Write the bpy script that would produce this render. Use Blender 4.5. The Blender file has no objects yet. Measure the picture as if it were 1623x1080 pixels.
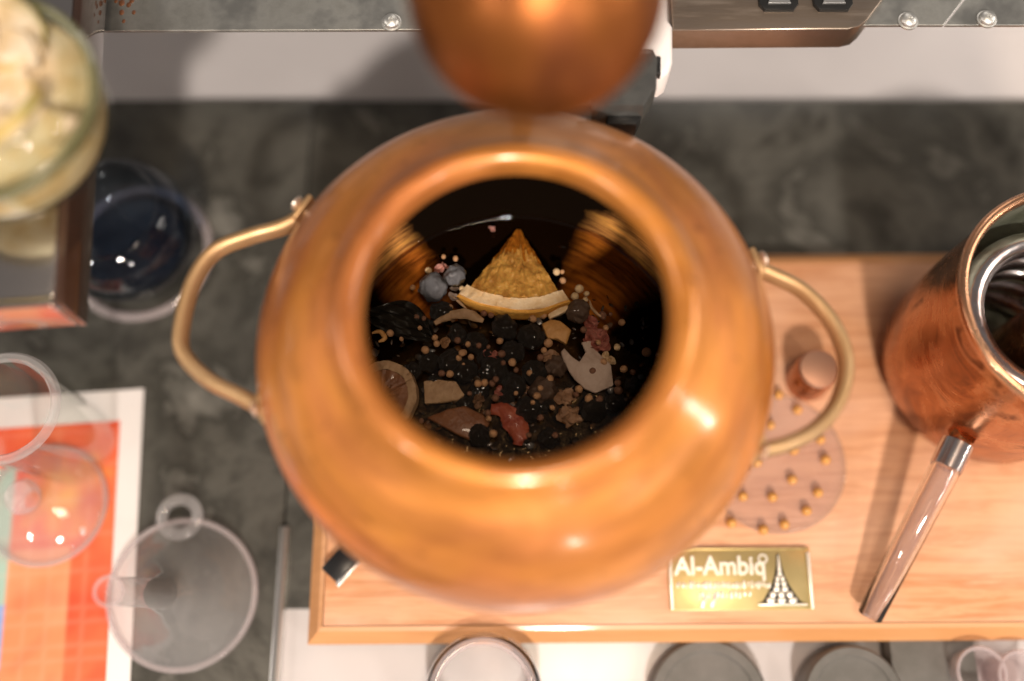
import bpy, bmesh, math, random
from mathutils import Vector, Matrix, noise
random.seed(11)
R = math.radians
sc = bpy.context.scene
COL = sc.collection

# ------------------------------------------------------------------ camera
TILT = R(18.0)
CAM = Vector((-0.0015, -0.128, 0.551))
cd = bpy.data.cameras.new('camera'); cam = bpy.data.objects.new('camera', cd); COL.objects.link(cam)
cam.location = CAM; cam.rotation_euler = (TILT, 0, 0)
cd.sensor_width = 36; cd.lens = 35; cd.clip_start = 0.01; cd.clip_end = 50
cd.dof.use_dof = True; cd.dof.focus_distance = 0.474; cd.dof.aperture_fstop = 1.5; cd.dof.aperture_blades = 0
sc.camera = cam
FPX = 35 / 36 * 1623
FW = Vector((0, math.sin(TILT), -math.cos(TILT))); UP = Vector((0, math.cos(TILT), math.sin(TILT)))
def at(px, py, z):
    """the point at height z that the photograph shows at this pixel (used to measure things up)"""
    d = FW + Vector((1, 0, 0)) * ((px - 811.5) / FPX) + UP * ((540 - py) / FPX)
    return CAM + d * ((z - CAM.z) / d.z)

# ------------------------------------------------------------------ world, lamps, exposure
w = bpy.data.worlds.new('World'); sc.world = w; w.use_nodes = True
bg = w.node_tree.nodes['Background']; bg.inputs[0].default_value = (1.0, 0.91, 0.86, 1); bg.inputs[1].default_value = 0.24
def lamp(name, loc, target, size, power, col=(1, 0.84, 0.68)):
    l = bpy.data.lights.new(name, 'AREA'); l.shape = 'DISK'; l.size = size; l.energy = power; l.color = col
    o = bpy.data.objects.new(name, l); COL.objects.link(o); o.location = loc
    o.rotation_euler = (Vector(target) - Vector(loc)).to_track_quat('-Z', 'Y').to_euler()
    return o
WARM = (1, 0.90, 0.80)
lamp('ceiling_spot_key', (0.20, -2.55, 2.80), (0, 0, 0.15), 0.24, 240, WARM)
lamp('contents_fill', (0.16, -0.30, 1.9), (0.0, 0.0, 0.1), 0.35, 19, (1, 0.80, 0.60))  # added fill from above, only to brighten what lies in the pot
lamp('side_fill', (1.7, 0.35, 0.95), (0.1, 0.0, 0.1), 0.8, 15, WARM)  # added soft fill, right then left, for the copper to reflect
lamp('side_fill', (-1.6, 0.1, 1.0), (-0.1, 0.0, 0.1), 0.7, 9, WARM)
lamp('back_fill', (0.3, 1.7, 1.1), (0.0, 0.2, 0.0), 0.7, 6, WARM)  # added fill from behind, no real panel there
lamp('room_spot', (0.95, -1.0, 1.15), (0.1, 0, 0), 0.08, 6, WARM)
lamp('room_spot', (1.12, -1.20, 1.0), (0.1, 0, 0), 0.07, 4, WARM)
lamp('room_spot', (-1.0, -0.9, 1.1), (0, 0, 0), 0.08, 7, WARM)
lamp('room_spot', (0.8, -2.2, 0.75), (0, 0, 0.1), 0.10, 7, WARM)
lamp('room_spot', (2.2, -0.5, 0.7), (0, 0, 0.1), 0.10, 8, WARM)
sc.view_settings.view_transform = 'Standard'; sc.view_settings.look = 'None'
sc.view_settings.exposure = -0.68; sc.view_settings.gamma = 1
sc.cycles.use_denoising = True
sc.cycles.max_bounces = 14; sc.cycles.transmission_bounces = 12; sc.cycles.transparent_max_bounces = 16
sc.cycles.sample_clamp_indirect = 6

# ------------------------------------------------------------------ materials
def mat(name, base, rough=0.5, metal=0.0, var=None, scale=20.0, detail=6, stretch=(1, 1, 1), bump=0.0, bscale=None,
        rvar=0.0, trans=0.0, ior=1.45, coat=0.0, spec=0.5, lo=0.35, hi=0.68, sss=0.0, distort=0.0):
    m = bpy.data.materials.new(name); m.use_nodes = True
    nt = m.node_tree; n = nt.nodes; L = nt.links; b = n['Principled BSDF']
    b.inputs['Base Color'].default_value = (*base, 1); b.inputs['Roughness'].default_value = rough
    b.inputs['Metallic'].default_value = metal; b.inputs['IOR'].default_value = ior
    b.inputs['Transmission Weight'].default_value = trans; b.inputs['Coat Weight'].default_value = coat
    b.inputs['Coat Roughness'].default_value = 0.06
    b.inputs['Specular IOR Level'].default_value = spec
    if sss: b.inputs['Subsurface Weight'].default_value = sss; b.inputs['Subsurface Scale'].default_value = 0.003
    if var or bump or rvar:
        tc = n.new('ShaderNodeTexCoord'); mp = n.new('ShaderNodeMapping'); mp.inputs['Scale'].default_value = stretch
        L.new(tc.outputs['Object'], mp.inputs[0])
        nz = n.new('ShaderNodeTexNoise'); nz.inputs['Scale'].default_value = scale; nz.inputs['Detail'].default_value = detail
        nz.inputs['Roughness'].default_value = 0.62; nz.inputs['Distortion'].default_value = distort
        L.new(mp.outputs[0], nz.inputs[0])
        if var:
            cr = n.new('ShaderNodeValToRGB'); e = cr.color_ramp.elements
            e[0].position = lo; e[0].color = (*base, 1); e[1].position = hi; e[1].color = (*var[-1], 1)
            for k, c in enumerate(var[:-1]):
                x = e.new(lo + (hi - lo) * (k + 1) / len(var)); x.color = (*c, 1)
            L.new(nz.outputs[0], cr.inputs[0]); L.new(cr.outputs[0], b.inputs['Base Color'])
        if rvar:
            mr = n.new('ShaderNodeMapRange'); mr.inputs[1].default_value = 0.3; mr.inputs[2].default_value = 0.7
            mr.inputs[3].default_value = max(0.02, rough - rvar); mr.inputs[4].default_value = rough + rvar
            L.new(nz.outputs[0], mr.inputs[0]); L.new(mr.outputs[0], b.inputs['Roughness'])
        if bump:
            n2 = n.new('ShaderNodeTexNoise'); n2.inputs['Scale'].default_value = bscale or scale; n2.inputs['Detail'].default_value = 5
            L.new(mp.outputs[0], n2.inputs[0])
            bp = n.new('ShaderNodeBump'); bp.inputs['Strength'].default_value = bump; bp.inputs['Distance'].default_value = 0.002
            L.new(n2.outputs[0], bp.inputs['Height']); L.new(bp.outputs[0], b.inputs['Normal'])
    return m

M = {}
def pot_copper():
    m = mat('lacquered aged copper', (0.6, 0.24, 0.06), 0.40, 0.45, coat=0.7); n = m.node_tree.nodes; L = m.node_tree.links; b = n['Principled BSDF']
    b.inputs['Coat Roughness'].default_value = 0.17
    tc = n.new('ShaderNodeTexCoord')
    def nz(scale, detail, dist, st=(1, 1, 1)):
        mp = n.new('ShaderNodeMapping'); mp.inputs['Scale'].default_value = st; L.new(tc.outputs['Object'], mp.inputs[0])
        t = n.new('ShaderNodeTexNoise'); t.inputs['Scale'].default_value = scale; t.inputs['Detail'].default_value = detail; t.inputs['Distortion'].default_value = dist
        L.new(mp.outputs[0], t.inputs[0]); return t
    def ramp(t, els):
        r = n.new('ShaderNodeValToRGB'); e = r.color_ramp.elements
        e[0].position, e[0].color = els[0][0], (*els[0][1], 1); e[1].position, e[1].color = els[-1][0], (*els[-1][1], 1)
        for p, c in els[1:-1]: x = e.new(p); x.color = (*c, 1)
        L.new(t.outputs[0], r.inputs[0]); return r
    big = ramp(nz(9, 5, 0.7, (1, 1, 3)), [(0.28, (0.37, 0.115, 0.028)), (0.43, (0.57, 0.195, 0.048)), (0.57, (0.66, 0.25, 0.045)), (0.70, (0.66, 0.28, 0.12))])
    sm = ramp(nz(20, 7, 0.8, (1, 1, 7)), [(0.40, (0.45, 0.38, 0.32)), (0.56, (1, 1, 1))])
    sp = ramp(nz(150, 3, 0.2), [(0.28, (0.35, 0.3, 0.26)), (0.36, (1, 1, 1))])
    m1 = n.new('ShaderNodeMixRGB'); m1.blend_type = 'MULTIPLY'; m1.inputs[0].default_value = 0.45; L.new(big.outputs[0], m1.inputs[1]); L.new(sm.outputs[0], m1.inputs[2])
    m2 = n.new('ShaderNodeMixRGB'); m2.blend_type = 'MULTIPLY'; m2.inputs[0].default_value = 0.6; L.new(m1.outputs[0], m2.inputs[1]); L.new(sp.outputs[0], m2.inputs[2])
    L.new(m2.outputs[0], b.inputs['Base Color'])
    rr = n.new('ShaderNodeMapRange'); rr.inputs[1].default_value = 0.3; rr.inputs[2].default_value = 0.7; rr.inputs[3].default_value = 0.32; rr.inputs[4].default_value = 0.58
    L.new(nz(24, 5, 0.8).outputs[0], rr.inputs[0]); L.new(rr.outputs[0], b.inputs['Roughness'])
    bp = n.new('ShaderNodeBump'); bp.inputs['Strength'].default_value = 0.22; bp.inputs['Distance'].default_value = 0.004
    L.new(nz(26, 2, 0.0).outputs[0], bp.inputs['Height']); L.new(bp.outputs[0], b.inputs['Normal']); L.new(bp.outputs[0], b.inputs['Coat Normal'])
    return m
M['copper'] = pot_copper()
M['copper_dark'] = mat('aged copper head', (0.17, 0.05, 0.012), 0.42, 0.75, [(0.30, 0.095, 0.02), (0.22, 0.065, 0.015), (0.12, 0.032, 0.01)], 24, rvar=0.14, distort=0.6, stretch=(1, 1, 0.5), bump=0.2, bscale=40)
M['copper_raw'] = mat('hammered copper', (0.22, 0.075, 0.026), 0.26, 0.95, [(0.40, 0.155, 0.055), (0.52, 0.24, 0.11), (0.16, 0.052, 0.018)], 26, rvar=0.12, bump=0.3, bscale=55, distort=1.2)
M['copper_lip'] = mat('rolled copper lip', (0.80, 0.46, 0.28), 0.28, 1.0, [(0.62, 0.30, 0.16)], 40, rvar=0.06)
M['copper_pink'] = mat('pale copper cap', (0.66, 0.36, 0.24), 0.4, 0.9)
M['brass'] = mat('brass strap', (0.56, 0.36, 0.19), 0.44, 0.7, [(0.46, 0.28, 0.13)], 60, rvar=0.08)
M['brass_plate'] = mat('brass plate', (0.50, 0.39, 0.17), 0.34, 0.6, [(0.55, 0.43, 0.2)], 50, rvar=0.05)
M['brass_bright'] = mat('polished brass relief', (0.98, 0.93, 0.82), 0.3, 0.55)
M['rivet'] = mat('bright rivet', (0.80, 0.70, 0.60), 0.38, 0.9)
M['wood'] = mat('oiled cherry wood', (0.54, 0.235, 0.10), 0.40, 0, [(0.64, 0.32, 0.16), (0.48, 0.195, 0.075), (0.68, 0.36, 0.20)], 11, stretch=(1.2, 16, 6), distort=0.8, bump=0.05, bscale=30, lo=0.3, hi=0.72)
def wash(m):
    n = m.node_tree.nodes; L = m.node_tree.links; b = n['Principled BSDF']; src = b.inputs['Base Color'].links[0].from_socket
    tc = n.new('ShaderNodeTexCoord'); mp = n.new('ShaderNodeMapping'); mp.inputs['Scale'].default_value = (1, 2.4, 1); L.new(tc.outputs['Object'], mp.inputs[0])
    t = n.new('ShaderNodeTexNoise'); t.inputs['Scale'].default_value = 7; t.inputs['Detail'].default_value = 6; t.inputs['Distortion'].default_value = 0.6; L.new(mp.outputs[0], t.inputs[0])
    r = n.new('ShaderNodeMapRange'); r.inputs[1].default_value = 0.38; r.inputs[2].default_value = 0.66; r.inputs[4].default_value = 0.75; L.new(t.outputs[0], r.inputs[0])
    mx = n.new('ShaderNodeMixRGB'); mx.inputs[2].default_value = (0.72, 0.44, 0.30, 1); L.new(r.outputs[0], mx.inputs[0]); L.new(src, mx.inputs[1]); L.new(mx.outputs[0], b.inputs['Base Color'])
wash(M['wood'])
M['wood_edge'] = mat('wood edging', (0.52, 0.24, 0.09), 0.42, 0, [(0.60, 0.29, 0.12)], 12, stretch=(1.2, 18, 8), coat=0.2)
M['slate'] = mat('polished slate', (0.035, 0.033, 0.028), 0.22, 0, [(0.085, 0.081, 0.07), (0.042, 0.04, 0.034), (0.165, 0.157, 0.138)], 13, detail=7, distort=0.35, rvar=0.12, bump=0.05, bscale=22, lo=0.36, hi=0.68)
M['counter'] = mat('pale polished counter', (0.52, 0.485, 0.48), 0.22, 0, [(0.58, 0.54, 0.535)], 6, rvar=0.08)
M['alu'] = mat('aluminium trim', (0.75, 0.74, 0.73), 0.3, 1.0)
M['galv'] = mat('galvanised sheet', (0.40, 0.40, 0.38), 0.42, 0.9, [(0.50, 0.50, 0.47), (0.33, 0.33, 0.31)], 45, rvar=0.1, bump=0.04, bscale=300)
M['bronze'] = mat('brushed bronze steel', (0.40, 0.33, 0.28), 0.36, 0.95, [(0.30, 0.24, 0.19), (0.48, 0.40, 0.34)], 10, stretch=(1, 9, 1), rvar=0.08)
M['screw'] = mat('zinc screw', (0.62, 0.62, 0.60), 0.42, 0.9)
M['black'] = mat('black plastic', (0.012, 0.012, 0.012), 0.35)
M['blackiron'] = mat('black enamelled iron', (0.012, 0.012, 0.013), 0.3, 0, bump=0.05, bscale=200)
M['socket'] = mat('grey metal contact', (0.4, 0.4, 0.4), 0.35, 0.8)
M['white'] = mat('white plastic', (0.78, 0.73, 0.71), 0.35)
M['smoke'] = mat('smoky plastic', (0.05, 0.05, 0.048), 0.18, 0, [(0.08, 0.08, 0.075)], 60, coat=0.4)
M['lacquer'] = mat('dark lacquered box', (0.045, 0.022, 0.014), 0.16, 0, [(0.06, 0.03, 0.02)], 30, coat=1.0)
M['steel'] = mat('polished steel top', (0.62, 0.58, 0.56), 0.16, 1.0)
M['rubber'] = mat('dark rubber lid', (0.10, 0.095, 0.085), 0.5, 0, [(0.14, 0.13, 0.12)], 60, bump=0.05)
M['patina'] = mat('verdigris inner wall', (0.16, 0.17, 0.12), 0.4, 0.6, [(0.30, 0.31, 0.24), (0.06, 0.06, 0.045)], 40, rvar=0.1)
M['tin'] = mat('tinned coil', (0.68, 0.64, 0.64), 0.22, 1.0, [(0.52, 0.36, 0.32)], 20, rvar=0.08, lo=0.5, hi=0.66)
M['inkblue'] = mat('dark blue liquid', (0.008, 0.011, 0.016), 0.12, 0, [(0.02, 0.026, 0.036)], 40, coat=0.6)
M['olive'] = mat('olive green glass rim', (0.10, 0.10, 0.045), 0.2, 0, [(0.17, 0.16, 0.08)], 50, coat=0.6)
M['amber'] = mat('amber knob', (0.62, 0.30, 0.07), 0.3, 0, [(0.55, 0.24, 0.05)], 60, coat=0.5)

def glass(name, tint=(1, 1, 1), ior=1.45, rough=0.0, mixw=None):
    """thin clear vessel wall: lets light straight through, reflects by Fresnel"""
    m = bpy.data.materials.new(name); m.use_nodes = True; nt = m.node_tree; n = nt.nodes; L = nt.links
    n.remove(n['Principled BSDF']); out = n['Material Output']
    t = n.new('ShaderNodeBsdfTransparent'); t.inputs[0].default_value = (*tint, 1)
    g = n.new('ShaderNodeBsdfGlossy'); g.inputs['Roughness'].default_value = rough
    f = n.new('ShaderNodeFresnel'); f.inputs[0].default_value = ior
    mx = n.new('ShaderNodeMixShader'); ge = n.new('ShaderNodeNewGeometry'); iv = n.new('ShaderNodeMath'); iv.operation = 'SUBTRACT'; iv.inputs[0].default_value = 1; L.new(ge.outputs['Backfacing'], iv.inputs[1])
    fm = n.new('ShaderNodeMath'); fm.operation = 'MULTIPLY'; L.new(f.outputs[0], fm.inputs[0]); L.new(iv.outputs[0], fm.inputs[1]); L.new(fm.outputs[0], mx.inputs[0]); L.new(t.outputs[0], mx.inputs[1]); L.new(g.outputs[0], mx.inputs[2])
    L.new(mx.outputs[0], out.inputs[0])
    if mixw:   # a little milky body
        d = n.new('ShaderNodeBsdfDiffuse'); d.inputs[0].default_value = (*mixw[1], 1)
        m2 = n.new('ShaderNodeMixShader'); m2.inputs[0].default_value = mixw[0]
        L.new(mx.outputs[0], m2.inputs[1]); L.new(d.outputs[0], m2.inputs[2]); L.new(m2.outputs[0], out.inputs[0])
    return m
M['glass'] = glass('clear glass', (0.97, 0.975, 0.97), 1.5)
M['glass_green'] = glass('pale green glass', (0.91, 0.92, 0.86), 1.5)
M['glass_smoke'] = glass('smoked blue glass', (0.72, 0.77, 0.84), 1.6)
M['acrylic'] = glass('clear acrylic', (0.93, 0.90, 0.90), 1.5, 0.05, (0.22, (0.75, 0.66, 0.66)))
M['disc'] = glass('clear disc plastic', (0.95, 0.93, 0.92), 1.5, 0.04, (0.08, (0.8, 0.72, 0.72)))
M['tubeglass'] = glass('tube glass', (0.86, 0.80, 0.77), 1.6, 0.03, (0.09, (0.85, 0.80, 0.79)))
M['funnel'] = glass('clear funnel plastic', (0.93, 0.92, 0.92), 1.55, 0.05, (0.15, (0.8, 0.77, 0.77)))
M['rglass'] = mat('solid glass', (0.98, 0.97, 0.97), 0.02, trans=1.0, ior=1.46)
M['liquid'] = glass('dark infusion', (0.83, 0.67, 0.47), 1.33)

# inner wall of the pot: turned copper, lit crescents painted bright, shade painted nearly black
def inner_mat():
    m = mat('turned copper with painted light', (0.02, 0.012, 0.007), 0.46, 0.95, spec=0.0); n = m.node_tree.nodes; L = m.node_tree.links; b = n['Principled BSDF']
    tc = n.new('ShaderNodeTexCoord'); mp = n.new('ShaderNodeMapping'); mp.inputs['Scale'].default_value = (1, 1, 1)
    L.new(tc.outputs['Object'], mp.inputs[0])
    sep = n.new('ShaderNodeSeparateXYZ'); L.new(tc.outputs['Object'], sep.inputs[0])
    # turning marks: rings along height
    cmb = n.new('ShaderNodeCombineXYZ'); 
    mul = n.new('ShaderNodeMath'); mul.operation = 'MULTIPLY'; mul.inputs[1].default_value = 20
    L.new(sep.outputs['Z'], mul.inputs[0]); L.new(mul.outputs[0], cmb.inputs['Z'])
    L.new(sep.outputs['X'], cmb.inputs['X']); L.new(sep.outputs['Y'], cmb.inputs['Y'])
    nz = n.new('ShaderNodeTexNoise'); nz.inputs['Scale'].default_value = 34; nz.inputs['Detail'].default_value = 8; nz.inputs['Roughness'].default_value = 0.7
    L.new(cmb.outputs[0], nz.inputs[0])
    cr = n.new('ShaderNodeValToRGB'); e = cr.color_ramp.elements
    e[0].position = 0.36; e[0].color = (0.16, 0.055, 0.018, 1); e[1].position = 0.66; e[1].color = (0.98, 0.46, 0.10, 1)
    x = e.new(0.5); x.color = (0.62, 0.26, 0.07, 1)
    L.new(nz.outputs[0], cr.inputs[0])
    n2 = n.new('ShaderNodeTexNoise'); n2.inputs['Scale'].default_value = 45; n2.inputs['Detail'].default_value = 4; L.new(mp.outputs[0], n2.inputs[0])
    # near-black colour stands in for shade, two bright sides for lamplight
    at2 = n.new('ShaderNodeAttribute'); at2.attribute_name = 'painted_lit'
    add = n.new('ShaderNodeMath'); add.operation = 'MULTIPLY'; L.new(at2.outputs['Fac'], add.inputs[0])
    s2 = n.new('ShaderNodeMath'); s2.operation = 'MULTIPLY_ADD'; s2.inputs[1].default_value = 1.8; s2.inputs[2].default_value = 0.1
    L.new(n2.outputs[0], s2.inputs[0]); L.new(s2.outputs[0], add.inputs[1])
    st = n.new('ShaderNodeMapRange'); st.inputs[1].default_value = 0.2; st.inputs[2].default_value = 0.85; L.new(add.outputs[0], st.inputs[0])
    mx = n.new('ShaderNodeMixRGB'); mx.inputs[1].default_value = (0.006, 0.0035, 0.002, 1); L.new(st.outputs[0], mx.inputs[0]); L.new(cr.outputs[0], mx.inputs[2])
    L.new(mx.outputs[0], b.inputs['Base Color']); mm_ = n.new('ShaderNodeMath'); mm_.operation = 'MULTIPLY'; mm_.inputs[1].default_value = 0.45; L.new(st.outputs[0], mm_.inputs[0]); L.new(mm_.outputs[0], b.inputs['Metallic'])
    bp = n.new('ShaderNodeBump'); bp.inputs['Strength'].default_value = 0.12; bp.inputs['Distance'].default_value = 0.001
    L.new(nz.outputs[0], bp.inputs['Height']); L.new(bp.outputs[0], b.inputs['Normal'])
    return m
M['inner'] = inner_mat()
# botanicals
M['berry'] = mat('juniper skin', (0.008, 0.006, 0.005), 0.5, 0, [(0.022, 0.016, 0.012), (0.075, 0.056, 0.043)], 190, bump=0.7, bscale=240, coat=0.4)
M['berry_blue'] = mat('bloomed juniper skin', (0.012, 0.011, 0.012), 0.5, 0, [(0.05, 0.047, 0.055), (0.62, 0.60, 0.62)], 150, bump=0.5, bscale=240, coat=0.3, lo=0.42, hi=0.62, distort=0.8)
M['berry_brown'] = mat('brown berry skin', (0.05, 0.026, 0.015), 0.5, 0, [(0.09, 0.05, 0.03), (0.16, 0.10, 0.07)], 190, bump=0.4, bscale=220, coat=0.3)
M['seed'] = mat('coriander husk', (0.42, 0.20, 0.09), 0.55, 0, [(0.60, 0.34, 0.17)], 420, bump=0.4, bscale=700)
M['seed_pale'] = mat('pale coriander husk', (0.62, 0.40, 0.20), 0.5, 0, [(0.76, 0.55, 0.32)], 420, bump=0.4, bscale=700)
M['seed_dark'] = mat('dark coriander husk', (0.17, 0.075, 0.04), 0.5, 0, [(0.26, 0.12, 0.07)], 420, bump=0.4, bscale=700)
M['flesh'] = mat('lemon flesh', (0.25, 0.10, 0.018), 0.35, 0, [(0.44, 0.22, 0.045), (0.34, 0.15, 0.028)], 70, stretch=(1, 1, 1), bump=0.6, bscale=260, coat=0.5, sss=0.15)
M['pith'] = mat('lemon pith', (0.64, 0.40, 0.19), 0.6, 0, [(0.80, 0.60, 0.38)], 160, bump=0.3, bscale=300)
M['rind'] = mat('lemon rind', (0.66, 0.30, 0.05), 0.45, 0, [(0.74, 0.38, 0.08)], 300, bump=0.4, bscale=500)
M['peel_tan'] = mat('dried tan peel', (0.30, 0.17, 0.085), 0.65, 0, [(0.42, 0.26, 0.14)], 160, bump=0.5, bscale=320)
M['peel_orange'] = mat('dried orange peel', (0.42, 0.19, 0.05), 0.6, 0, [(0.58, 0.30, 0.10)], 160, bump=0.6, bscale=260)
M['peel_brown'] = mat('soaked brown peel', (0.16, 0.058, 0.024), 0.5, 0, [(0.24, 0.10, 0.045)], 140, bump=0.5, bscale=300, coat=0.2)
M['red'] = mat('red rind', (0.24, 0.038, 0.02), 0.55, 0, [(0.36, 0.085, 0.04)], 180, bump=0.8, bscale=300, coat=0.08)
M['petal'] = mat('dried rose petal', (0.40, 0.10, 0.07), 0.55, 0, [(0.60, 0.25, 0.18)], 160, bump=0.5, bscale=260)
M['petal_pink'] = mat('pink petal', (0.60, 0.25, 0.20), 0.5, 0, [(0.78, 0.45, 0.36)], 200, bump=0.3, bscale=260)
M['bark'] = mat('cassia bark', (0.18, 0.085, 0.04), 0.65, 0, [(0.36, 0.20, 0.11)], 200, bump=0.7, bscale=260)
M['flake'] = mat('pale root flake', (0.36, 0.25, 0.19), 0.6, 0, [(0.46, 0.34, 0.27)], 120, bump=0.25, bscale=400)
M['leaf'] = mat('soaked dark leaf', (0.014, 0.011, 0.007), 0.45, 0, [(0.045, 0.035, 0.024)], 90, stretch=(1, 5, 1), bump=0.4, bscale=160, coat=0.3)
M['sediment'] = mat('soaked herb bed', (0.006, 0.005, 0.003), 0.5, 0, [(0.02, 0.014, 0.008), (0.035, 0.022, 0.012)], 160, detail=8, bump=0.8, bscale=220, coat=0.2)

# ------------------------------------------------------------------ helpers
def tag(o, label=None, cat=None, group=None, kind=None):
    if label: o['label'] = label
    if cat: o['category'] = cat
    if group: o['group'] = group
    if kind: o['kind'] = kind
    return o
def link(name, bm, m, parent=None, smooth=True, loc=(0, 0, 0), angle=40):
    me = bpy.data.meshes.new(name); bmesh.ops.recalc_face_normals(bm, faces=bm.faces); bm.to_mesh(me); bm.free()
    for p in me.polygons: p.use_smooth = smooth
    if smooth:
        try: me.set_sharp_from_angle(angle=R(angle))
        except Exception: pass
    me.materials.append(M[m] if isinstance(m, str) else m)
    o = bpy.data.objects.new(name, me); COL.objects.link(o); o.location = loc
    if parent: o.parent = parent
    return o
def empty(name, loc=(0, 0, 0), rz=0):
    o = bpy.data.objects.new(name, None); COL.objects.link(o); o.location = loc; o.rotation_euler = (0, 0, rz); o.empty_display_size = 0.02
    return o
def lathe(prof, seg=64, close=False):
    """profile [(r,z)...] turned round z"""
    bm = bmesh.new(); rings = []
    for r, z in prof:
        if r < 1e-6: rings.append([bm.verts.new((0, 0, z))])
        else: rings.append([bm.verts.new((r * math.cos(2 * math.pi * k / seg), r * math.sin(2 * math.pi * k / seg), z)) for k in range(seg)])
    prs = list(zip(rings, rings[1:])) + ([(rings[-1], rings[0])] if close else [])
    for a, b in prs:
        for k in range(seg):
            k2 = (k + 1) % seg
            if len(a) == 1 and len(b) == 1: continue
            if len(a) == 1: bm.faces.new((a[0], b[k], b[k2]))
            elif len(b) == 1: bm.faces.new((a[k], a[k2], b[0]))
            else: bm.faces.new((a[k], a[k2], b[k2], b[k]))
    return bm
def smoothpath(pts, n=8):
    pts = [Vector(p) for p in pts]; out = []
    for i in range(len(pts) - 1):
        p0 = pts[max(i - 1, 0)]; p1 = pts[i]; p2 = pts[i + 1]; p3 = pts[min(i + 2, len(pts) - 1)]
        for k in range(n):
            t = k / n
            out.append(0.5 * ((2 * p1) + (-p0 + p2) * t + (2 * p0 - 5 * p1 + 4 * p2 - p3) * t * t + (-p0 + 3 * p1 - 3 * p2 + p3) * t ** 3))
    out.append(pts[-1]); return out
def tube(path, rad, seg=12, flat=1.0, bm=None, upv=Vector((0, 0, 1)), cap=True):
    bm = bm or bmesh.new(); rings = []; n = len(path)
    for i, p in enumerate(path):
        p = Vector(p); t = (Vector(path[min(i + 1, n - 1)]) - Vector(path[max(i - 1, 0)])).normalized()
        u = upv if abs(t.dot(upv)) < 0.95 else Vector((1, 0, 0))
        a = t.cross(u).normalized(); b = a.cross(t).normalized()
        r = rad(i / (n - 1)) if callable(rad) else rad
        rings.append([bm.verts.new(p + a * (r * math.cos(2 * math.pi * k / seg)) + b * (r * flat * math.sin(2 * math.pi * k / seg))) for k in range(seg)])
    for a, b in zip(rings, rings[1:]):
        for k in range(seg): bm.faces.new((a[k], a[(k + 1) % seg], b[(k + 1) % seg], b[k]))
    if cap: bm.faces.new(rings[0][::-1]); bm.faces.new(rings[-1])
    return bm
def box(c, s, bev=0.0, rz=0.0, bm=None, seg=2):
    bm2 = bmesh.new(); bmesh.ops.create_cube(bm2, size=1)
    bmesh.ops.scale(bm2, vec=s, verts=bm2.verts)
    if bev: bmesh.ops.bevel(bm2, geom=bm2.edges[:], offset=bev, segments=seg, profile=0.5, affect='EDGES')
    bmesh.ops.rotate(bm2, cent=(0, 0, 0), matrix=Matrix.Rotation(rz, 3, 'Z'), verts=bm2.verts)
    bmesh.ops.translate(bm2, vec=c, verts=bm2.verts)
    return bm2
def prism(poly, z0, z1, bev=0.0, seg=2):
    """poly: [(x,y)...] extruded from z0 to z1"""
    bm = bmesh.new(); vs = [bm.verts.new((x, y, z0)) for x, y in poly]; f = bm.faces.new(vs)
    r = bmesh.ops.extrude_face_region(bm, geom=[f]); vv = [g for g in r['geom'] if isinstance(g, bmesh.types.BMVert)]
    bmesh.ops.translate(bm, vec=(0, 0, z1 - z0), verts=vv)
    if bev:
        ed = [e for e in bm.edges if all(abs(v.co.z - z1) < 1e-7 for v in e.verts)]
        bmesh.ops.bevel(bm, geom=ed, offset=bev, segments=seg, profile=0.5, affect='EDGES')
    return bm
def blob(r, sub=2, amp=0.12, freq=3.0, seed=0, sq=(1, 1, 1)):
    bm = bmesh.new(); bmesh.ops.create_icosphere(bm, subdivisions=sub, radius=1)
    off = Vector((seed * 3.7, seed * 1.3, seed * 7.1))
    for v in bm.verts:
        d = v.co.normalized(); k = 1 + amp * noise.noise(d * freq + off)
        v.co = Vector((d.x * sq[0], d.y * sq[1], d.z * sq[2])) * (r * k)
    return bm

# ------------------------------------------------------------------ setting: counter, slate, trim
ZB = 0.020                                   # top of the wooden board
cb = box((0, 0.1, -0.021), (2.4, 2.0, 0.03), 0.002)
tag(link('countertop', cb, 'counter'), kind='structure')
yN = at(811, 158, 0).y
xT = at(440, 960, 0).x
tag(link('slate_slab', prism([(xT - 0.9, -0.7), (xT, -0.7), (xT, yN), (xT - 0.9, yN)], -0.0058, 0.0, 0.0012), 'slate'), kind='structure')
yS = at(811, 965, 0).y
tag(link('slate_slab', prism([(xT + 0.0008, yS), (xT + 0.9, yS), (xT + 0.9, yN), (xT + 0.0008, yN)], -0.0058, -0.0002, 0.0012), 'slate'), kind='structure')
yT = at(440, 835, 0).y
tr = box((xT + 0.0012, (-0.7 + yT) / 2, -0.0012), (0.0046, yT + 0.7, 0.0082), 0.0008)
tag(link('edge_trim', tr, 'alu'), 'slim bright aluminium strip along the slate edge, left of the wooden board', 'trim')

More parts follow.
